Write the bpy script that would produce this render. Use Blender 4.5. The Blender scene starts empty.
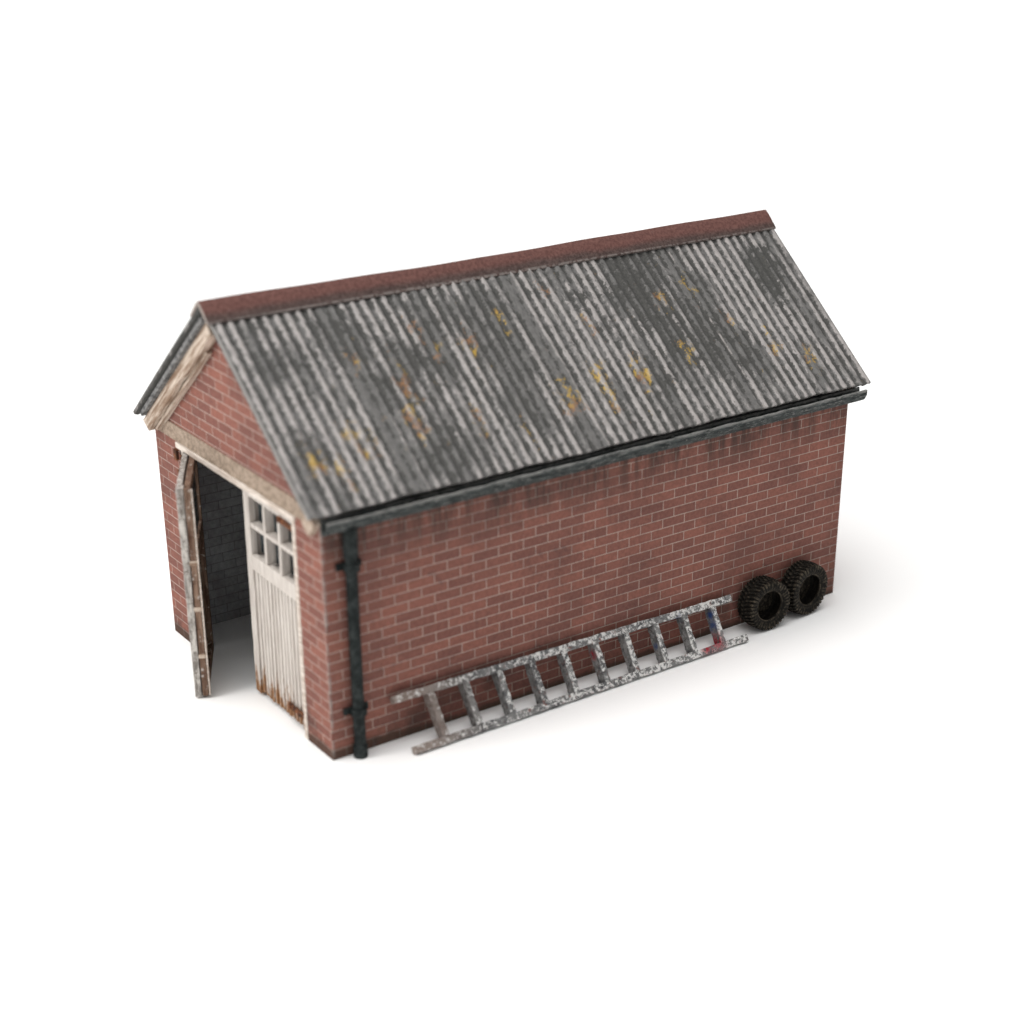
import bpy, bmesh, math, random
from mathutils import Vector, Matrix
random.seed(7)
S = bpy.context.scene
COL = S.collection
W, L = 3.393, 6.3725
EO, HE, HR = .077, 2.446, 3.898           # eave overhang, eave height, ridge height
TAN = (HR - HE) / (W / 2 + EO)
ANG = math.atan(TAN)
SL = (W / 2 + EO) / math.cos(ANG)        # slope length
X0, X1 = -.18, L + .2365                 # roof ends
def roofz(y): return HE + (min(y, W - y) + EO) * TAN

# ------------------------------------------------------------------ materials
class N:
    def __init__(s, name):
        s.m = bpy.data.materials.new(name); s.m.use_nodes = True
        s.t = s.m.node_tree; s.b = s.t.nodes['Principled BSDF']
        s.b.inputs['Roughness'].default_value = .85; s.b.inputs['Specular IOR Level'].default_value = .14
        s.geo = s.t.nodes.new('ShaderNodeNewGeometry')
        s.P = s.geo.outputs['Position']; s.Nm = s.geo.outputs['Normal']
    def obj(s):
        return s.t.nodes.new('ShaderNodeTexCoord').outputs['Object']
    def put(s, sock, v):
        if isinstance(v, bpy.types.NodeSocket): s.t.links.new(v, sock)
        elif v is not None:
            if isinstance(v, (tuple, list)) and len(v) == 3 and sock.type == 'RGBA': v = (*v, 1)
            sock.default_value = v
    def math(s, op, a, b=None, c=None):
        n = s.t.nodes.new('ShaderNodeMath'); n.operation = op
        for i, v in enumerate((a, b, c)):
            if v is not None: s.put(n.inputs[i], v)
        return n.outputs[0]
    def sep(s, v):
        n = s.t.nodes.new('ShaderNodeSeparateXYZ'); s.put(n.inputs[0], v); return n.outputs
    def comb(s, x, y, z):
        n = s.t.nodes.new('ShaderNodeCombineXYZ')
        for i, v in enumerate((x, y, z)): s.put(n.inputs[i], v)
        return n.outputs[0]
    def scale(s, v, sc):
        n = s.t.nodes.new('ShaderNodeVectorMath'); n.operation = 'MULTIPLY'
        s.put(n.inputs[0], v); n.inputs[1].default_value = sc; return n.outputs[0]
    def noise(s, v, sc, det=4, rough=.6, dist=0):
        n = s.t.nodes.new('ShaderNodeTexNoise'); s.put(n.inputs['Vector'], v)
        n.inputs['Scale'].default_value = sc; n.inputs['Detail'].default_value = det
        n.inputs['Roughness'].default_value = rough; n.inputs['Distortion'].default_value = dist
        return n.outputs['Fac']
    def vor(s, v, sc):
        n = s.t.nodes.new('ShaderNodeTexVoronoi'); s.put(n.inputs['Vector'], v); n.inputs['Scale'].default_value = sc
        return n.outputs
    def step(s, v, a, b):
        n = s.t.nodes.new('ShaderNodeMapRange'); n.interpolation_type = 'SMOOTHSTEP'
        s.put(n.inputs[0], v); s.put(n.inputs[1], a); s.put(n.inputs[2], b); return n.outputs[0]
    def mix(s, f, a, b, mode='MIX'):
        n = s.t.nodes.new('ShaderNodeMix'); n.data_type = 'RGBA'; n.blend_type = mode
        s.put(n.inputs[0], f); s.put(n.inputs[6], a); s.put(n.inputs[7], b); return n.outputs[2]
    def mul(s, a, b): return s.math('MULTIPLY', a, b)
    def spot(s, v, c, r, soft=.5):
        """1 inside a blob round c, ragged edge"""
        n = s.t.nodes.new('ShaderNodeVectorMath'); n.operation = 'DISTANCE'
        s.put(n.inputs[0], v); n.inputs[1].default_value = c
        return s.step(n.outputs['Value'], r, r * (1 - soft))
    def done(s, col, bump=None, dist=.01, strength=.5, rough=None):
        s.put(s.b.inputs['Base Color'], col)
        if rough is not None: s.put(s.b.inputs['Roughness'], rough)
        if bump is not None:
            n = s.t.nodes.new('ShaderNodeBump'); n.inputs['Distance'].default_value = dist
            n.inputs['Strength'].default_value = strength
            s.put(n.inputs['Height'], bump); s.t.links.new(n.outputs[0], s.b.inputs['Normal'])
        return s.m

def brick_material(name, c1, c2, mortar, inner=False):
    k = N(name); x, y, z = k.sep(k.P); nx, ny, nz = k.sep(k.Nm)
    side = k.math('GREATER_THAN', k.math('ABSOLUTE', ny), .5)
    u = k.math('ADD', k.mul(side, x), k.mul(k.math('SUBTRACT', 1., side), k.math('ADD', y, .11)))
    uv = k.comb(u, z, 0)
    n = k.t.nodes.new('ShaderNodeTexBrick'); k.put(n.inputs['Vector'], uv)
    n.inputs['Scale'].default_value = 1; n.offset = .5; n.squash = 1
    n.inputs['Brick Width'].default_value = .285; n.inputs['Row Height'].default_value = .0985
    n.inputs['Mortar Size'].default_value = .0050; n.inputs['Mortar Smooth'].default_value = .25
    n.inputs['Bias'].default_value = 0
    k.put(n.inputs['Color1'], c1); k.put(n.inputs['Color2'], c2); k.put(n.inputs['Mortar'], mortar)
    fac = n.outputs['Fac']
    big = k.step(k.noise(k.P, 1.3, 5), .42, .68)
    fine = k.noise(k.P, 26, 6, .75)
    col = k.mix(k.mul(big, .38), n.outputs['Color'], (.10, .055, .05))
    tone = k.step(fine, .3, .72)
    col = k.mix(.72, col, k.mix(tone, (.40, .40, .40), (.70, .69, .67)), 'OVERLAY')
    pale = k.step(k.noise(k.P, 9, 6, .7), .60, .74)
    col = k.mix(k.mul(pale, .30), col, (.36, .25, .21))
    if not inner:
        # soot runs under the gutter, damp moss at the foot, pale paper corner
        st = k.noise(k.comb(k.mul(x, 7.), k.mul(y, 7.), k.mul(z, .8)), 1.6, 5, .7)
        run = k.mul(k.mul(k.step(z, 1.70, 2.25), side), k.step(st, .38, .62))
        col = k.mix(k.mul(run, .78), col, (.045, .04, .036))
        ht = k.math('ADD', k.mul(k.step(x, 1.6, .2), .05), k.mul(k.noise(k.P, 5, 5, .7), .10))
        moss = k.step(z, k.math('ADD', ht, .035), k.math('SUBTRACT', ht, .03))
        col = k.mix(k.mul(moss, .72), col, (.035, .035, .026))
        dirt = k.mul(k.step(k.noise(k.P, 1.8, 6, .7), .50, .66), k.step(z, .9, .1))
        col = k.mix(k.mul(dirt, .5), col, (.05, .04, .035))
        blot = k.step(k.noise(k.P, 3.7, 7, .75, .6), .60, .69)
        col = k.mix(k.mul(blot, .5), col, (.075, .055, .055))
        edge = k.mul(k.math('LESS_THAN', x, .022), k.math('LESS_THAN', y, .018))
        col = k.mix(k.mul(edge, k.mul(.6, k.step(k.noise(k.P, 6, 5), .42, .56))), col, (.34, .31, .29))
    h = k.math('SUBTRACT', k.mul(fine, .35), k.mul(fac, 1.))
    return k.done(col, h, .006, .8, .9)

M = {}
M['brick'] = brick_material('red_brick', (.255, .108, .084), (.185, .083, .069), (.42, .33, .29))
M['inner'] = brick_material('whitewashed_brick', (.40, .41, .43), (.34, .35, .37), (.23, .23, .24), True)

def cream(name, base, dark, axis, rust=0):
    k = N(name); o = k.obj(); sc = [30, 30, 30]; sc[axis] = 2.2
    gr = k.noise(k.scale(o, sc), 1, 6, .7)
    col = k.mix(k.step(gr, .38, .66), dark, base)
    col = k.mix(k.mul(k.step(k.noise(k.P, 6, 6, .7), .55, .7), .55), col, dark)
    if rust:
        z = k.sep(k.P)[2]
        r = k.noise(k.scale(k.P, (9, 9, 2.4)), 1.6, 6, .75)
        th = k.mul(k.step(z, .75, .02), .42)
        f = k.step(k.math('ADD', r, th), .76, .94)
        col = k.mix(k.mul(f, .95), col, k.mix(k.noise(k.P, 20), (.36, .16, .045), (.11, .05, .028)))
    return k.done(col, gr, .01, .6, .8)
M['barge'] = cream('weathered_cream_timber', (.66, .56, .47), (.24, .16, .11), 0)
M['cream'] = cream('cream_painted_trim', (.78, .71, .64), (.46, .38, .32), 1)
M['door'] = cream('white_door_paint', (.70, .65, .60), (.50, .45, .41), 2, 1)
k = N('mottled_concrete'); s1 = k.noise(k.P, 22, 7, .8)
M['lintel'] = k.done(k.mix(k.step(s1, .36, .64), (.20, .15, .11), (.42, .33, .26)), s1, .006, .6)
k = N('bare_brown_timber'); g = k.noise(k.scale(k.P, (22, 22, 3)), 1, 6, .7)
b = k.mix(k.step(g, .35, .65), (.085, .045, .03), (.25, .165, .12))
b = k.mix(k.step(k.noise(k.P, 15, 5, .7), .58, .66), b, (.50, .46, .42))
M['brown'] = k.done(b, g, .01, .6)
k = N('peeling_grey_timber'); g = k.noise(k.scale(k.P, (20, 20, 5)), 1, 7, .75)
b = k.mix(k.step(g, .38, .62), (.20, .18, .165), (.60, .57, .53))
b = k.mix(k.mul(k.step(k.noise(k.P, 24, 5, .8), .52, .62), .8), b, (.13, .105, .09))
M['greywood'] = k.done(b, g, .012, .7)
k = N('rusty_iron'); g = k.noise(k.P, 18, 6, .75)
M['rust'] = k.done(k.mix(k.step(g, .4, .62), (.045, .022, .015), (.24, .095, .045)), g, .012, .8)
k = N('dark_glass'); g = k.noise(k.P, 5, 4)

M['glass'] = k.done(k.mix(k.step(g, .35, .65), (.018, .024, .027), (.06, .07, .074)), None, rough=k.math('ADD', .15, k.mul(g, .3)))
k = N('black_iron_paint'); g = k.noise(k.P, 12, 6, .75)
b = k.mix(k.step(g, .40, .66), (.008, .011, .011), (.036, .043, .042))
b = k.mix(k.mul(k.step(k.noise(k.P, 30, 6, .8), .60, .70), .6), b, (.16, .155, .145))
M['pipe'] = k.done(b, g, .012, .6, .62)
k = N('gutter_paint'); g = k.noise(k.scale(k.P, (3, 14, 14)), 2.2, 7, .78)
b = k.mix(k.step(g, .36, .62), (.012, .015, .015), (.065, .073, .072))
b = k.mix(k.mul(k.step(k.noise(k.scale(k.P, (4, 22, 22)), 2.6, 7, .8), .54, .62), .8), b, (.27, .265, .25))
x, y, z = k.sep(k.P)
rim = k.mul(k.step(z, 2.345, 2.362), k.step(k.noise(k.scale(k.P, (3, 9, 9)), 2.3, 6, .8), .36, .56))
b = k.mix(k.mul(rim, .75), b, (.25, .245, .235))
M['gutter'] = k.done(b, g, .012, .6, .7)
k = N('ridge_tile_red'); x, y, z = k.sep(k.P); g = k.noise(k.P, 30, 6, .75)
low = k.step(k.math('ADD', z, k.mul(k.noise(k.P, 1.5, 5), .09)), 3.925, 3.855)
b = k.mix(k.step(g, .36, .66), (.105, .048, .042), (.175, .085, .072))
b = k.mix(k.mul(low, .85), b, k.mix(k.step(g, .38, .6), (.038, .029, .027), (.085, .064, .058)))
sp = k.mul(k.step(k.noise(k.P, 24, 5, .8), .66, .70), k.step(k.noise(k.P, 1.1, 2), .52, .60))
b = k.mix(sp, b, (.5, .46, .44))
lip = k.mul(k.step(z, 3.800, 3.785), k.step(k.noise(k.P, 17, 5, .8), .42, .52))
b = k.mix(k.mul(lip, .5), b, (.26, .235, .22))
b = k.mix(k.mul(k.step(x, -.178, -.190), .8), b, (.34, .30, .27))
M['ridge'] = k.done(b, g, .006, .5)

# corrugated sheet -----------------------------------------------------------
PER = .1128
FLATS = ((1.02, .072), (3.03, .075), (5.02, .06), (-.05, .0))
k = N('weathered_corrugated_sheet'); x, y, z = k.sep(k.P)
v = k.math('SUBTRACT', W / 2, k.math('ABSOLUTE', k.math('SUBTRACT', y, W / 2)))   # 0 eave .. 1.7 ridge
uv = k.comb(x, v, 0)
wob = k.mul(k.math('SUBTRACT', k.noise(k.scale(uv, (5, 9, 1)), 1.7, 4, .7), .5), .075)
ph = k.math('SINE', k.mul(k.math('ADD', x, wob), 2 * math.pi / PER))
flat = None
for c, w in FLATS[:3]:
    f = k.step(k.math('ABSOLUTE', k.math('SUBTRACT', x, c - .045)), w + .03, w - .03)
    flat = f if flat is None else k.math('MAXIMUM', flat, f)
rowv = k.noise(k.comb(k.mul(k.math('ROUND', k.math('DIVIDE', x, PER)), 3.37), k.mul(v, 3.), 5.), 2.6, 6, .75)  # each crest on its own
blot = k.noise(k.scale(uv, (1., .55, 1)), 2.6, 6, .72, .3)
crumb = k.noise(k.scale(uv, (1, .6, 1)), 24, 7, .85)
rowl = k.noise(k.comb(k.mul(k.math('ROUND', k.math('DIVIDE', x, PER)), 7.31), k.mul(v, .9), 2.), 1.3, 3, .6)
stain = 0.
uvn = k.t.nodes.new('ShaderNodeVectorMath'); uvn.operation = 'ADD'
nn = k.t.nodes.new('ShaderNodeTexNoise'); k.put(nn.inputs['Vector'], uv); nn.inputs['Scale'].default_value = 7; nn.inputs['Detail'].default_value = 6
nn.inputs['Roughness'].default_value = .8
off = k.t.nodes.new('ShaderNodeVectorMath'); off.operation = 'MULTIPLY_ADD'
k.t.links.new(nn.outputs['Color'], off.inputs[0]); off.inputs[1].default_value = (.6, 1.3, 0); off.inputs[2].default_value = (-.3, -.65, 0)
k.t.links.new(uv, uvn.inputs[0]); k.t.links.new(off.outputs[0], uvn.inputs[1]); uw = uvn.outputs[0]
# big dark stains
for (cx, cv, r, a) in ((4.55, 1.45, .48, 1.7), (4.25, 1.10, .36, 1.5), (4.70, .72, .50, 1.2), (5.05, 1.05, .35, .8), (5.15, .45, .45, .7),
                       (6.17, 1.18, .26, 2.2), (6.08, .95, .16, 1.3), (1.0, 1.24, .36, 1.2), (1.55, .95, .35, .8), (2.4, .5, .45, .6), (2.45, 1.1, .5, .6),
                       (.18, .42, .20, 1.2), (1.4, .15, .34, 1.1), (1.2, .75, .3, .7), (3.62, 1.24, .12, 1.4), (3.75, .85, .16, 1.2), (3.3, .9, .18, .9),
                       (4.1, .35, .2, .8), (.15, 1.1, .2, .6), (2.0, 1.3, .35, .5)):
    f = k.spot(uw, (cx, cv, 0), r, .55)
    stain = k.math('ADD', stain, k.mul(f, a * .62))
# brighter sheets
for (cx, cv, r, a) in ((3.5, .8, .55, .55), (.45, .5, .7, .45), (5.75, .6, .6, .30), (5.7, 1.4, .4, .35)):
    stain = k.math('SUBTRACT', stain, k.mul(k.spot(uw, (cx, cv, 0), r, .8), a))
cz = k.math('SUBTRACT', crumb, .5); rz = k.math('SUBTRACT', rowv, .5); bz = k.math('SUBTRACT', blot, .5)
pres = k.math('ADD', .50, k.math('ADD', k.mul(k.math('SUBTRACT', rowl, .5), 2.6), k.mul(bz, 2.2)))
pres = k.math('SUBTRACT', pres, k.math('ADD', k.mul(stain, .85), k.mul(flat, .75)))
pres = k.step(k.math('ADD', pres, k.mul(cz, .6)), .12, .62)
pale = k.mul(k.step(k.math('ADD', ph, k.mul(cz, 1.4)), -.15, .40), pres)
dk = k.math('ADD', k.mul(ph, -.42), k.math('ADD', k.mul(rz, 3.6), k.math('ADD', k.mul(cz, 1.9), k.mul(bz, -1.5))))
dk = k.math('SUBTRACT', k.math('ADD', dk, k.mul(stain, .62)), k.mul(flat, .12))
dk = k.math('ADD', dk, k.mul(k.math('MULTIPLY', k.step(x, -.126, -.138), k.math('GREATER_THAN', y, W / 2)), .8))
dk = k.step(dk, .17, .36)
fl = k.step(k.math('ADD', k.noise(k.scale(uv, (1, .42, 1)), 30, 5, .7), k.mul(ph, -.05)), .575, .61)
dk = k.math('MAXIMUM', dk, k.mul(fl, .9))
lf = k.math('SUBTRACT', pale, k.mul(dk, .8))
grit = k.step(k.noise(uv, 40, 4, .8), .3, .7)
g1 = k.mix(grit, (.040, .040, .038), (.085, .083, .078))
gm = k.mix(k.step(crumb, .3, .7), (.105, .102, .10), (.19, .184, .178))
g2 = k.mix(k.step(crumb, .3, .7), (.25, .233, .228), (.44, .41, .395))
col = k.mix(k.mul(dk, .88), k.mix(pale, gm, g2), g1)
col = k.mix(k.mul(k.mul(k.step(x, -.126, -.138), k.math('LESS_THAN', y, W / 2 - .02)), .7), col, (.34, .325, .31))
# thin bright lap lines beside the flats
for c, w in FLATS[:3]:
    e = k.step(k.math('ABSOLUTE', k.math('SUBTRACT', x, c + .055)), .012, .004)
    col = k.mix(k.mul(e, k.step(k.noise(uv, 6, 5, .8), .50, .60)), col, (.29, .27, .26))
# lichen
LI = [(.14, .33, .085), (1.35, .79, .07), (1.85, .98, .06), (.6, .44, .06), (.76, .34, .035), (2.21, .97, .08), (2.67, 1.13, .055), (3.31, 1.35, .05),
      (2.92, .37, .10), (3.38, .52, .07), (3.38, .27, .06), (3.87, .45, .085), (4.61, 1.07, .055), (4.56, .55, .055), (5.64, .48, .06), (6.0, .27, .06),
      (5.04, 1.13, .045), (.98, 1.05, .05), (1.71, 1.22, .045), (1.24, .47, .06), (5.3, .75, .045), (.35, .18, .04),
      (3.6, .95, .05), (1.9, .35, .045), (2.3, .2, .04)]
lt = None
for cx, cv, r in LI:
    f = k.spot(uw, (cx + .02, cv, 0), r * 1.3, .65)
    lt = f if lt is None else k.math('MAXIMUM', lt, f)
sc = k.step(k.noise(k.scale(uv, (1, .7, 1)), 8.5, 5, .8), .645, .70)
lt = k.math('MAXIMUM', k.mul(lt, k.step(crumb, .36, .48)), k.mul(sc, .45))
lcol = k.mix(k.step(k.noise(uv, 3.1, 3), .45, .56), (.30, .15, .07), (.56, .36, .06))
col = k.mix(k.mul(lt, .72), col, lcol)
wsp = k.step(k.noise(uv, 15, 4, .7), .70, .735)
col = k.mix(k.mul(wsp, .5), col, (.45, .43, .43))
# lower lip paler
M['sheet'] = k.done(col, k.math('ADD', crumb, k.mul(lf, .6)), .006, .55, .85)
k = N('roof_underlay_card'); g = k.noise(k.P, 20, 6, .75)
M['board'] = k.done(k.mix(k.step(g, .35, .65), (.055, .055, .055), (.25, .245, .24)), g, .008, .6)

k = N('splashed_ladder_metal'); x, y, z = k.sep(k.P)
g = k.noise(k.P, 9, 5, .7); g2 = k.noise(k.P, 24, 6, .78)
b = k.mix(k.step(g, .36, .62), (.065, .066, .070), (.22, .218, .215))
rt = k.step(x, .8, 3.2)
b = k.mix(k.mul(k.step(x, 1.6, .7), .6), b, (.30, .22, .18))
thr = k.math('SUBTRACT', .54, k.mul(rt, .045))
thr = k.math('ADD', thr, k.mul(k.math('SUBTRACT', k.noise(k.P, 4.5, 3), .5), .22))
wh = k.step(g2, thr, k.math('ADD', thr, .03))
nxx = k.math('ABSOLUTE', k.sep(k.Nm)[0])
b = k.mix(k.mul(wh, k.mul(.92, k.math('ADD', .25, k.mul(.75, k.step(nxx, .85, .45))))), b, (.74, .73, .71))  # splashes thinned on x-facing sides, so the rungs' side shade is painted in
br = k.mul(k.step(k.noise(k.P, 21, 5, .7), .60, .645), k.step(x, 1.2, 2.2))
b = k.mix(k.mul(br, .8), b, (.19, .065, .05))
for c, r in (((4.36, -.20, .22), .10), ((3.98, -.12, .35), .065), ((3.02, -.2, .24), .06), ((3.45, -.14, .30), .05), ((4.02, -.09, .40), .04), ((4.40, -.14, .32), .07), ((3.62, -.2, .2), .05), ((3.05, -.12, .34), .04)):
    b = k.mix(k.mul(k.spot(k.P, c, r * 1.1, .7), k.step(g2, .38, .5)), b, (.03, .065, .19))
for c, r in (((4.36, -.30, .06), .14), ((4.20, -.33, .06), .11), ((2.88, -.14, .30), .07), ((3.5, -.22, .2), .07)):
    b = k.mix(k.mul(k.spot(k.P, c, r * 1.2, .8), k.step(g2, .44, .53)), b, (.33, .02, .035))
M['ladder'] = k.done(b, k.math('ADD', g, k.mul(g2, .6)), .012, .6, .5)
k = N('dusty_black_rubber'); o = k.obj(); g = k.noise(o, 22, 6, .8)
b = k.mix(k.step(g, .45, .70), (.007, .0062, .005), (.030, .025, .019))
b = k.mix(k.mul(k.step(k.geo.outputs['Pointiness'], .515, .56), k.step(g, .42, .60)), b, (.09, .073, .053))
M['rubber'] = k.done(b, g, .01, .6, .72)
k = N('white_paper_surface'); g = k.noise(k.P, .8, 3)
M['ground'] = k.done(k.mix(g, (.915, .913, .908), (.925, .923, .920)), None, rough=.9)

# ------------------------------------------------------------------ mesh helpers
def link(name, bm, mats, parent=None, mw=None, smooth=False, bevel=0):
    me = bpy.data.meshes.new(name)
    bmesh.ops.recalc_face_normals(bm, faces=bm.faces)
    bm.to_mesh(me); bm.free()
    for m in (mats if isinstance(mats, (list, tuple)) else [mats]): me.materials.append(m)
    if smooth:
        for p in me.polygons: p.use_smooth = True
    o = bpy.data.objects.new(name, me); COL.objects.link(o)
    if parent: o.parent = parent
    if mw is not None: o.matrix_local = mw
    if bevel:
        b = o.modifiers.new('b', 'BEVEL'); b.width = bevel; b.segments = 2; b.limit_method = 'ANGLE'
    return o
def box(bm, a, b, n=None, jit=0):
    """box from corner a to b, optionally cut into n=(nx,ny,nz) cells and jittered"""
    a = Vector(a); b = Vector(b); n = n or (1, 1, 1); vs = {}
    def vert(i, j, l):
        if (i, j, l) not in vs:
            p = Vector((a[q] + (b[q] - a[q]) * (i, j, l)[q] / n[q] for q in range(3)))
            if jit: p += Vector((random.uniform(-jit, jit) for _ in range(3)))
            vs[(i, j, l)] = bm.verts.new(p)
        return vs[(i, j, l)]
    for ax in range(3):
        p, q = [t for t in range(3) if t != ax]
        for s in (0, n[ax]):
            for i in range(n[p]):
                for j in range(n[q]):
                    f = []
                    for di, dj in ((0, 0), (1, 0), (1, 1), (0, 1)):
                        id_ = [0, 0, 0]; id_[ax] = s; id_[p] = i + di; id_[q] = j + dj
                        f.append(vert(*id_))
                    bm.faces.new(f)
def prism(bm, poly, ax, lo, hi):
    """extrude polygon (2D points on the other two axes) along axis ax"""
    def P(p, t):
        c = [0, 0, 0]; r = [q for q in range(3) if q != ax]; c[ax] = t; c[r[0]] = p[0]; c[r[1]] = p[1]; return c
    A = [bm.verts.new(P(p, lo)) for p in poly]; B = [bm.verts.new(P(p, hi)) for p in poly]
    bm.faces.new(A); bm.faces.new(B[::-1])
    for i in range(len(poly)):
        j = (i + 1) % len(poly); bm.faces.new((A[i], B[i], B[j], A[j]))
def empty(name, loc=(0, 0, 0), rot=(0, 0, 0), parent=None):
    o = bpy.data.objects.new(name, None); COL.objects.link(o); o.location = loc; o.rotation_euler = rot
    o.empty_display_size = .1
    if parent: o.parent = parent
    return o
def tag(o, label=None, cat=None, group=None, kind=None):
    for a, b in (('label', label), ('category', cat), ('group', group), ('kind', kind)):
        if b: o[a] = b
def B(name, a, b, mat, parent, n=None, jit=0, bevel=.006, mw=None):
    bm = bmesh.new(); box(bm, a, b, n, jit); return link(name, bm, mat, parent, mw, bevel=bevel)

# ------------------------------------------------------------------ ground
bm = bmesh.new()
g = 220
vs = [bm.verts.new(p) for p in ((-g, -g, 0), (g, -g, 0), (g, g, 0), (-g, g, 0))]; bm.faces.new(vs)
gr = link('ground', bm, M['ground']); tag(gr, kind='structure')

# ------------------------------------------------------------------ garage
G = empty('brick_garage')
tag(G, 'red brick model garage with grey lichen-spotted corrugated roof and white double doors', 'garage')
WT = .10; HW = roofz(0) - .17
OY0, OY1, OZ = .47, 2.84, 2.235          # door opening
def wall(bm_fn, name='wall'):
    bm = bmesh.new(); bm_fn(bm); bm.faces.ensure_lookup_table()
    o = link(name, bm, [M['brick'], M['inner']], G)
    for p in o.data.polygons:
        c = p.center; n = p.normal
        out = (abs(n.x) > .5 and (c.x < .01 or c.x > L - .01)) or (abs(n.y) > .5 and (c.y < .01 or c.y > W - .01)) or abs(c.x) < .09 or c.x > L - .09
        p.material_index = 0 if out else 1
    return o
HG = roofz(W / 2) - .17
gable = [(0, 0), (OY0, 0), (OY0, OZ), (OY1, OZ), (OY1, 0), (W, 0), (W, HW), (W / 2, HG), (0, HW)]
wall(lambda bm: prism(bm, gable, 0, 0, WT))
wall(lambda bm: prism(bm, [(0, 0), (W, 0), (W, HW), (W / 2, HG), (0, HW)], 0, L - WT, L))
wall(lambda bm: box(bm, (WT, 0, 0), (L - WT, WT, HW)))
wall(lambda bm: box(bm, (WT, W - WT, 0), (L - WT, W, HW)))
# lintel band and cream trim under it
B('lintel', (-.014, .22, OZ + .035), (WT - .02, W - .004, OZ + .205), M['lintel'], G, (1, 20, 1), .003)
B('door_trim', (-.026, OY0 - .03, OZ - .022), (WT + .03, OY1 + .03, OZ + .034), M['cream'], G, (1, 30, 1), .0025)
B('door_post', (-.004, OY0 + .001, .004), (WT + .02, OY0 + .062, OZ - .024), M['cream'], G, (1, 1, 20), .002)
B('door_post', (.012, OY1 - .055, .004), (WT + .02, OY1 - .001, OZ - .024), M['cream'], G, (1, 1, 20), .002)

# roof sheets
def sheet(side):
    bm = bmesh.new(); XA = X0 if side else X0 + .038; nx = int(round((X1 - XA) / PER * 8)); nv = 14; th = .030
    rnd = random.Random(3 + side)
    lip = {}
    top = []; bot = []
    for i in range(nx + 1):
        x = XA + (X1 - XA) * i / nx
        a = 1.
        for c, w in FLATS[:3]:
            if abs(x - c + .045) < w: a = .25
        key = int((x - X0) / PER); lip.setdefault(key, rnd.uniform(-.010, .010))
        rt, rb = [], []
        for j in range(nv + 1):
            s = SL * j / nv
            if j == 0: s -= .010 + .006 * math.sin(x * 5.1) + .004 * math.sin(x * 13.7)
            h = .010 * a * math.sin(2 * math.pi * x / PER) + .006 * math.sin(x * 1.7 + s * 1.3)
            for lst, hh in ((rt, h), (rb, h - th)):
                y = -EO + s * math.cos(ANG) - hh * math.sin(ANG); z = HE + s * math.sin(ANG) + hh * math.cos(ANG)
                if j == nv: y = W / 2; z = HR + hh / math.cos(ANG)
                if side: y = W - y + 0
                lst.append(bm.verts.new((x, y, z)))
        top.append(rt); bot.append(rb)
    for i in range(nx):
        for j in range(nv):
            bm.faces.new((top[i][j], top[i + 1][j], top[i + 1][j + 1], top[i][j + 1]))
            bm.faces.new((bot[i][j], bot[i][j + 1], bot[i + 1][j + 1], bot[i + 1][j]))
        bm.faces.new((top[i][0], bot[i][0], bot[i + 1][0], top[i + 1][0]))
    for i in (0, nx):
        for j in range(nv):
            bm.faces.new((top[i][j], top[i][j + 1], bot[i][j + 1], bot[i][j]))
    o = link('roof_sheet', bm, M['sheet'], G)
    return o
sheet(0); sheet(1)
def slope_frame(side):
    """matrix: local x = down-slope from ridge to eave, y = up normal, z along the roof (+X world for side 0)"""
    c, s = math.cos(ANG), math.sin(ANG)
    if side == 0: ex, ey = Vector((0, -c, -s)), Vector((0, -s, c))
    else: ex, ey = Vector((0, c, -s)), Vector((0, s, c))
    ez = Vector((1, 0, 0))
    m = Matrix((ex, ey, ez)).transposed().to_4x4(); m.translation = (0, W / 2, HR)
    return m
for side in (0, 1):
    m = slope_frame(side)
    B('roof_board', (.09, -.102, X0 + (.02 if side else .06)), (SL - (.10 if side else .14), -.054, X1 - .05), M['board'], G, None, 0, .006, m)
    for xx in ((-.115, L + .02) if side else (-.07, L + .02)):
        lo, hi = (-.240, -.104) if side else (-.135, -.104)
        bm = bmesh.new()
        e = SL - (.0 if side else .03); st = .13 if side else .12
        # plumb-cut board: polygon in (local x, local y)
        t = TAN
        poly = [(st, hi), (e, hi), (e + (lo - hi) * -t * -.35, lo), (st + (-lo + hi) * 0, lo)]
        n = 24; A = []
        top = [(st + (e - st) * i / n, hi) for i in range(n + 1)]
        bot = [(poly[3][0] + (poly[2][0] - poly[3][0]) * i / n, lo + random.uniform(-.006, .006) + (.018 if i in (11, 12) else 0)) for i in range(n + 1)]
        prism(bm, top + bot[::-1], 2, xx, xx + .095)
        if side == 0: box(bm, (e - .10, -.30, xx + .002), (e + .05, -.12, xx + .093))
        link('bargeboard', bm, M['barge'], G, m, bevel=.005)
    # thin batten fixed behind the lower edge
    if side:
        B('barge_batten', (.45, -.276, -.062), (SL - .10, -.242, -.003), M['barge'], G, (24, 1, 1), .003, .003, m)
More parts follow.
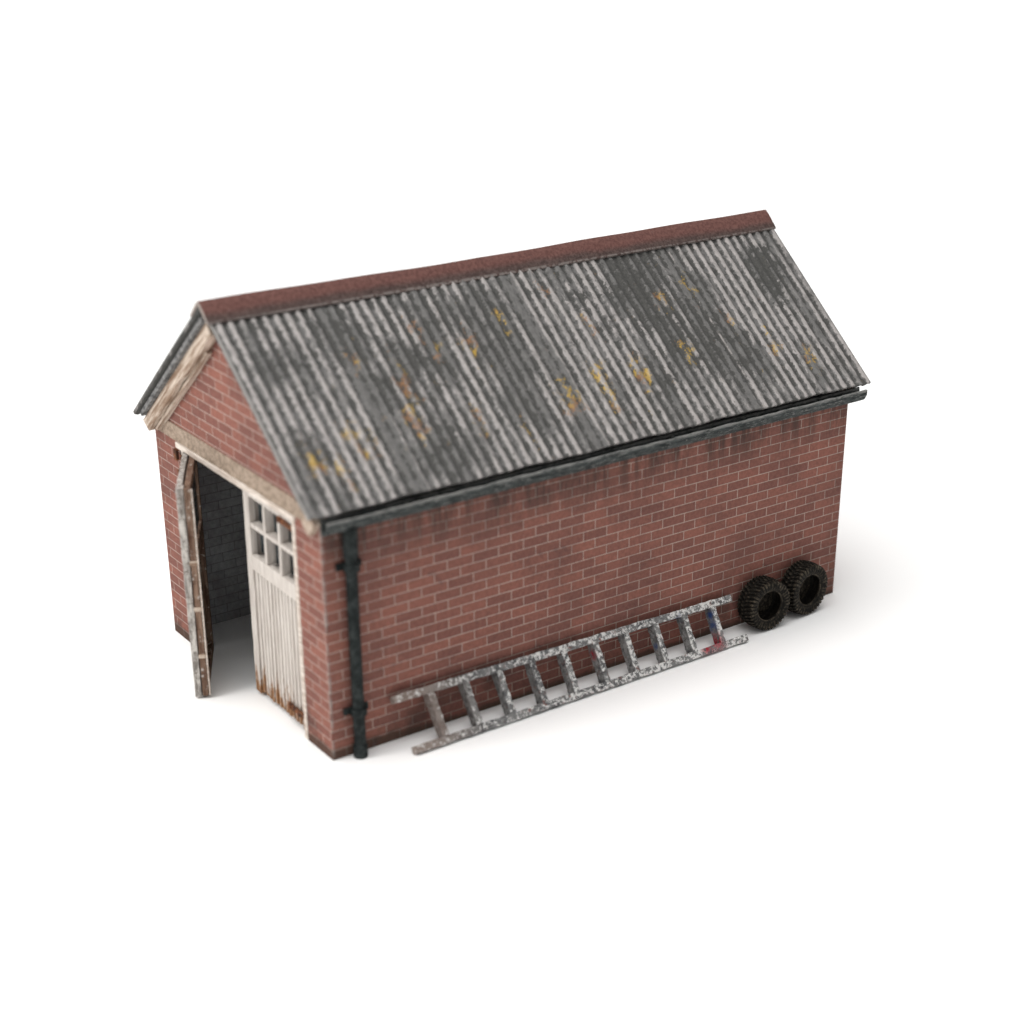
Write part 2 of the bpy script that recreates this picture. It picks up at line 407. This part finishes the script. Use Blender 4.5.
# ridge cap
bm = bmesh.new(); n = 40; prof_w = .215
for side in (0, 1):
    pass
rows = []
c, s = math.cos(ANG), math.sin(ANG)
for i in range(n + 1):
    x = X0 - .012 + (X1 - X0 + .024) * i / n
    sag = -.015 * math.exp(-((x - 2.6) / 1.5) ** 2) + .002 * math.sin(x * 5)
    up = .046 + sag
    def pt(side, d, h):
        y = d * c + h * s * 1; z = HR - d * s + h * c
        return (x, W / 2 - y if side == 0 else W / 2 + y, z)
    outer = [pt(0, prof_w, up - .02), pt(0, .03, up), (x, W / 2, HR + up / c - .006), pt(1, .03, up), pt(1, prof_w, up - .02)]
    inner = [pt(1, prof_w, up - .045), (x, W / 2, HR + (up - .03) / c), pt(0, prof_w, up - .045)]
    rows.append([bm.verts.new(p) for p in outer + inner])
for i in range(n):
    for j in range(8):
        q = (j + 1) % 8; bm.faces.new((rows[i][j], rows[i][q], rows[i + 1][q], rows[i + 1][j]))
bm.faces.new(rows[0]); bm.faces.new(rows[n][::-1])
link('ridge_cap', bm, M['ridge'], G, bevel=.004)

# gutters ---------------------------------------------------------------
def gutter(side):
    bm = bmesh.new(); n = 60; rows = []
    rnd = random.Random(side)
    for i in range(n + 1):
        x = .0 + (L + .135) * i / n
        w = rnd.uniform(-.004, .004)
        prof = [(-.002, 2.375), (-.012, 2.245), (-.045, 2.232), (-.105, 2.262), (-.135, 2.318), (-.140 + w, 2.372 + w), (-.118 + w, 2.374 + w), (-.112, 2.325), (-.088, 2.285), (-.040, 2.268), (-.028, 2.290), (-.022, 2.375)]
        rows.append([bm.verts.new((x, (y if side == 0 else W - y), z)) for y, z in prof])
    m = len(rows[0])
    for i in range(n):
        for j in range(m):
            q = (j + 1) % m; bm.faces.new((rows[i][j], rows[i][q], rows[i + 1][q], rows[i + 1][j]))
    bm.faces.new(rows[0]); bm.faces.new(rows[n][::-1])
    
    return link('gutter', bm, M['gutter'], G)
gutter(0); gutter(1)
def tube(bm, pts, r, seg=20):
    prev = None
    for i, p in enumerate(pts):
        p = Vector(p); rr = r[i] if isinstance(r, (list, tuple)) else r
        d = (Vector(pts[min(i + 1, len(pts) - 1)]) - Vector(pts[max(i - 1, 0)])).normalized()
        a = d.cross(Vector((0, 1, 0)) if abs(d.y) < .9 else Vector((1, 0, 0))).normalized(); b = d.cross(a)
        ring = [bm.verts.new(p + (a * math.cos(t) + b * math.sin(t)) * rr) for t in [2 * math.pi * q / seg for q in range(seg)]]
        if prev:
            for q in range(seg): bm.faces.new((prev[q], prev[(q + 1) % seg], ring[(q + 1) % seg], ring[q]))
        else: bm.faces.new(ring)
        prev = ring
    bm.faces.new(prev[::-1])
bm = bmesh.new(); px, py = .248, -.072
tube(bm, [(px, py, .0), (px, py, .12), (px, py, .125), (px - .004, py, 1.2), (px, py, 1.985), (px, py, 1.99), (px, py, 2.27)],
     [.066, .066, .056, .055, .055, .068, .066])
dp = link('downpipe', bm, M['pipe'], G, smooth=False)
for z in (.47, 1.90):
    bm = bmesh.new(); tube(bm, [(px, py, z - .035), (px, py, z + .035)], .076)
    box(bm, (px - .125, -.035, z - .03), (px + .125, -.002, z + .03))
    for sx in (-.10, .10): tube(bm, [(px + sx, -.036, z), (px + sx, -.055, z)], .016, 8)
    link('pipe_bracket', bm, M['pipe'], dp, bevel=.004)

# doors ---------------------------------------------------------------------
def door(loc, rotz, tilt, flip, worn):
    """leaf in local frame: hinge edge at y=0, extends to y=+w; outer face towards -x"""
    w, h = 1.075, (2.18 if flip else 2.165); T = .13
    D = empty('door', loc, (tilt, 0, rotz), G)
    sg = -1 if flip else 1                                # flip: leaf extends to -y
    def bx(name, y0, y1, z0, z1, x0, x1, mat, par, n=None, jit=0, bevel=.005):
        a, b = sorted((y0 * sg, y1 * sg))
        return B(name, (x0, a, z0), (x1, b, z1), mat, par, n, jit, bevel)
    outm = M['greywood'] if worn else M['door']; inm = M['brown'] if worn else M['door']
    wz0, wz1 = 1.49, 2.085
    fr = bmesh.new()
    def add(y0, y1, z0, z1, x0, x1, n=None, jit=0):
        a, b = sorted((y0 * sg, y1 * sg)); box(fr, (x0, a, z0), (x1, b, z1), n, jit)
    add(0, .10, 0, h, 0, .066, (1, 1, 16), .002)              # stiles
    add(w - .105, w, 0, h, 0, .066, (1, 1, 16), .004 if worn else .002)
    add(.10, w - .105, wz1, h, .001, .054, (1, 6, 1), .002)
    add(.10, w - .105, 1.335, wz0, .001, .054, (1, 6, 1), .002)
    link('door_frame', fr, outm, D, bevel=.004)
    # ribbed planks
    pl = bmesh.new(); n = 13
    for i in range(n):
        y0 = .102 + (w - .209) * i / n; y1 = .102 + (w - .209) * (i + 1) / n - .020
        a, b = sorted((y0 * sg, y1 * sg)); box(pl, (.012 + random.uniform(-.003, .003), a, .012 + random.uniform(0, .014)), (.046, b, 1.333))
    a, b = sorted((.101 * sg, (w - .106) * sg)); box(pl, (.0465, a, .02), (.056, b, 1.334))
    link('planks', pl, outm, D, bevel=.004)
    # inner layer (frame with ledges)
    bk = bmesh.new()
    def addb(y0, y1, z0, z1, x0=.074, x1=T):
        a, b = sorted((y0 * sg, y1 * sg)); box(bk, (x0, a, z0), (x1, b, z1), (1, 1, 1))
    nb = 9
    for i in range(nb):
        z0 = .01 + (h - .02) * i / nb; z1 = .01 + (h - .02) * (i + 1) / nb
        for y0, y1 in ((.0, .07), (w - .075, w - random.uniform(0, .004))):
            addb(y0, y1, z0 + .0008, z1 - .0008)
    addb(.071, w - .076, .01, .12); addb(.071, w - .076, 1.36, 1.46); addb(.071, w - .076, 2.09, h)
    link('inner_frame', bk, inm, D, bevel=.003)
    for z in (.42, .92, 1.40):
        bx('ledge', w - .30, w + .004, z, z + .045, .066, T + .006, M['barge'] if worn else M['door'], D)
    bx('edge_lath', w - .012, w + .003, .015, h - .01, T + .007, T + .022, M['cream'], D, (1, 1, 16), .002)
    # glazing: panes and muntins
    y0, y1 = .10, w - .105; cw = (y1 - y0) / 3
    mb = bmesh.new()
    for i in (1, 2):
        yc = y0 + cw * i; a, b = sorted(((yc - .02) * sg, (yc + .02) * sg)); box(mb, (.004, a, wz0 + .001), (.10, b, wz1 - .001), (1, 1, 8), .0015)
    for i in range(3):
        ya = y0 + cw * i + (.021 if i else .001); yb = y0 + cw * (i + 1) - (.021 if i < 2 else .001)
        a, b = sorted((ya * sg, yb * sg)); box(mb, (.006, a, 1.775), (.098, b, 1.815), (1, 4, 1), .0015)
    link('window_bars', mb, outm, D, bevel=.004)
    for i in range(3):
        for z0, z1 in ((wz0, 1.775), (1.815, wz1)):
            ya = y0 + cw * i + (.021 if i else .002); yb = y0 + cw * (i + 1) - (.021 if i < 2 else .002)
            bx('window_pane', ya, yb, z0 + .002, z1 - .002, .101, .107, M['glass'], D, bevel=0)
    # rusty strap hinges on the outer face
    for z in (.135, 2.045):
        hb = bmesh.new(); a, b = sorted((-.045 * sg, .36 * sg)); box(hb, (-.024, a, z), (-.002, b, z + .055), (1, 10, 1), .004)
        tube(hb, [(-.012, -.03 * sg, z - .02), (-.012, -.03 * sg, z + .075)], .024, 10)
        tube(hb, [(-.024, .31 * sg, z + .028), (-.040, .31 * sg, z + .028)], .022, 8)
        link('strap_hinge', hb, M['rust'], D, bevel=.004)
    return D
B('hinge_bracket', (-.03, OY1 + .02, 2.07), (.004, OY1 + .085, 2.185), M['rust'], G)
door((.045, OY0 + .068, .02), 0, math.radians(1.0), False, False)
d2 = door((.01, OY1 - .06, .02), 0, 0, True, True)
d2.rotation_euler = (0, 0, -math.radians(28.5))

# ------------------------------------------------------------------ ladder
LP0 = Vector((.655, -.33, .036)); LP1 = Vector((4.755, -.345, .036))      # foot rail centre line
LT0 = Vector((.60, -.072, .470)); LT1 = Vector((4.74, -.075, .395))
LD = empty('ladder', (LP0 + LP1) / 2 * 1.0)
tag(LD, 'grey paint-splashed ladder lying on its side against the long brick wall', 'ladder')
base = LD.location.copy()
def rail(p0, p1, w):
    d = (p1 - p0); ln = d.length; ex = d.normalized()
    up = ((LT0 + LT1) / 2 - (LP0 + LP1) / 2).normalized(); up = (up - ex * up.dot(ex)).normalized()
    nz = ex.cross(up)
    m = Matrix((ex, up, nz)).transposed().to_4x4(); m.translation = p0 - base
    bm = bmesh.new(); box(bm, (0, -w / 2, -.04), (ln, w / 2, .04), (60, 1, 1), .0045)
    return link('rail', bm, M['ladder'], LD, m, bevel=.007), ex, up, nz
_, ex, up, nz = rail(LP0, LP1, .075)
rail(LT0, LT1, .075)
if nz.y > 0: nz = -nz
first = None
for i in range(10):
    xb = 1.01 + (4.42 - 1.01) * i / 9; xt = .985 + (4.46 - .985) * i / 9
    tb = (xb - LP0.x) / (LP1.x - LP0.x); tt = (xt - LT0.x) / (LT1.x - LT0.x)
    pb = LP0.lerp(LP1, tb); ptp = LT0.lerp(LT1, tt)
    e = (ptp - pb); ln = e.length; e.normalize(); xx = (ex - e * ex.dot(e)).normalized(); nn_ = xx.cross(e)
    m = Matrix((xx, e, nn_)).transposed().to_4x4(); m.translation = pb - base
    if first is None or i % 3 == 0:
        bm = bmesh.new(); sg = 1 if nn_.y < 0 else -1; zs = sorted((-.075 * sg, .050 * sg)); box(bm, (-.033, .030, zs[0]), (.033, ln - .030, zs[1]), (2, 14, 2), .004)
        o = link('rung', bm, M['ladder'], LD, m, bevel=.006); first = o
    else:
        o = first.copy(); COL.objects.link(o); o.parent = LD; o.matrix_local = m

# ------------------------------------------------------------------ tyres
def tyre_mesh(name):
    R, hw, ri = .292, .118, .168
    # profile: (x along axis, radius) outer tread then sidewalls and bore
    NT = 300; bm = bmesh.new(); rows = []
    prof = []
    for j in range(13): prof.append((-hw * .96 + 2 * hw * .96 * j / 12, R, 't'))
    prof += [(hw, R - .022, 'k'), (hw * 1.02, R - .06, 'w'), (hw * .98, R - .095, 'w'), (hw * .90, ri + .020, 'b'), (hw * .84, ri, 'b'), (hw * .6, ri + .012, 'b'),
             (hw * .45, ri + .05, 'b'), (-hw * .45, ri + .05, 'b'), (-hw * .6, ri + .012, 'b'), (-hw * .84, ri, 'b'), (-hw * .90, ri + .020, 'b'), (-hw * .98, R - .095, 'w'), (-hw * 1.02, R - .06, 'w'), (-hw, R - .022, 'k')]
    nl = 38
    for i in range(NT):
        a = 2 * math.pi * i / NT; row = []
        for (ax, r, kind) in prof:
            f = ax / hw
            ph = (a * nl / (2 * math.pi) + abs(f) * .8 + (.5 if f > 0 else 0)) % 1
            lug = ph < .56
            if kind == 't':
                cr = -.012 * f * f
                r2 = r + cr - (0 if lug and abs(f) > .08 else .014)
                if .42 < abs(f) < .50: r2 -= .012
            elif kind == 'k': r2 = r - (0 if lug else .012)
            elif kind == 'w':
                r2 = r; 
            else: r2 = r
            axx = ax
            if kind in 'kw' and lug: axx = ax * (1.035 if r > R - .07 else 1.01)
            if kind in 'kw' and not lug: axx = ax * .99
            row.append(bm.verts.new((r2 * math.cos(a), axx, r2 * math.sin(a))))
        rows.append(row)
    m = len(prof)
    for i in range(NT):
        q = (i + 1) % NT
        for j in range(m):
            w = (j + 1) % m; bm.faces.new((rows[i][j], rows[i][w], rows[q][w], rows[q][j]))
    for jj in (18,):
        bm.faces.new([rows[i][jj] for i in range(NT)])  # disc added across the bore to stand in for the shade inside
    return bm
t1 = link('tyre', tyre_mesh('tyre'), M['rubber'])
t1.scale = (.965, 1, .965); t1.location = (5.13, -.19, .283); t1.rotation_euler = (math.radians(-1.5), .2, math.radians(-3))
tag(t1, 'chunky black off-road tyre leaning on the brick wall, the one nearer the ladder', 'tyre', 'tyres against the wall')
t2 = t1.copy(); COL.objects.link(t2)
t2.location = (5.735, -.165, .294); t2.rotation_euler = (math.radians(-2), .9, math.radians(3))
t2.scale = (1, .9, 1)
tag(t2, 'chunky black off-road tyre at the far wall corner, behind the other tyre', 'tyre', 'tyres against the wall')

# ------------------------------------------------------------------ light
wd = bpy.data.worlds.new('World'); S.world = wd; wd.use_nodes = True
nt = wd.node_tree; bg = nt.nodes['Background']; bg.inputs[0].default_value = (1., .995, .985, 1)
tc = nt.nodes.new('ShaderNodeTexCoord')          # white studio: dim walls, brighter ceiling, one big soft lamp high on the left
def wn(op, a, b):
    n = nt.nodes.new('ShaderNodeMath'); n.operation = op
    for i, v in enumerate((a, b)):
        if isinstance(v, bpy.types.NodeSocket): nt.links.new(v, n.inputs[i])
        else: n.inputs[i].default_value = v
    return n.outputs[0]
def wdot(v):
    n = nt.nodes.new('ShaderNodeVectorMath'); n.operation = 'DOT_PRODUCT'; nt.links.new(tc.outputs['Generated'], n.inputs[0])
    n.inputs[1].default_value = Vector(v).normalized() if v[2] else v; return n.outputs['Value']
base_l = wn('MAXIMUM', wn('ADD', .25, wn('ADD', wn('MULTIPLY', wdot((0, 0, 1)), .38), wn('MULTIPLY', wdot((-1, .15, 0)), .22))), .03)
lobe = wn('MULTIPLY', wn('POWER', wn('MAXIMUM', wdot((-.10, .06, .99)), 0.), 12.), 5.5)
nt.links.new(wn('ADD', base_l, lobe), bg.inputs[1])
def softbox(loc, aim, size, power, col=(1, .985, .96)):
    l = bpy.data.lights.new('softbox', 'AREA'); l.shape = 'SQUARE'; l.size = size; l.energy = power; l.color = col
    o = bpy.data.objects.new('softbox', l); COL.objects.link(o); o.location = loc
    o.rotation_euler = (Vector(aim) - Vector(loc)).to_track_quat('-Z', 'Y').to_euler()
    return o
softbox((-9, 2.5, 9), (0, 1.5, 1.), 4, 650)

# ------------------------------------------------------------------ camera
cd = bpy.data.cameras.new('camera'); cam = bpy.data.objects.new('camera', cd); COL.objects.link(cam); S.camera = cam
Rv = Vector((0.80519755, -0.59298327, 0.00526761)); Uv = Vector((0.2443219, 0.3398265, 0.90819863)); Fv = Vector((0.54033667, 0.72999232, -0.41850626))
m = Matrix((Rv, Uv, -Fv)).transposed().to_4x4(); m.translation = (-6.3213, -11.9929, 7.7906); cam.matrix_world = m
cd.sensor_width = 36; cd.lens = 1685.12 * 36 / 1024; cd.shift_x = -46.76 / 1024; cd.shift_y = 89.8 / 1024
cd.clip_end = 1000; cd.clip_start = .1
cd.dof.use_dof = True; cd.dof.focus_distance = 17.7; cd.dof.aperture_fstop = .27

S.render.engine = 'CYCLES'
S.view_settings.view_transform = 'Standard'; S.view_settings.look = 'None'; S.view_settings.exposure = 0; S.view_settings.gamma = 1
S.render.resolution_x = 1024; S.render.resolution_y = 1024
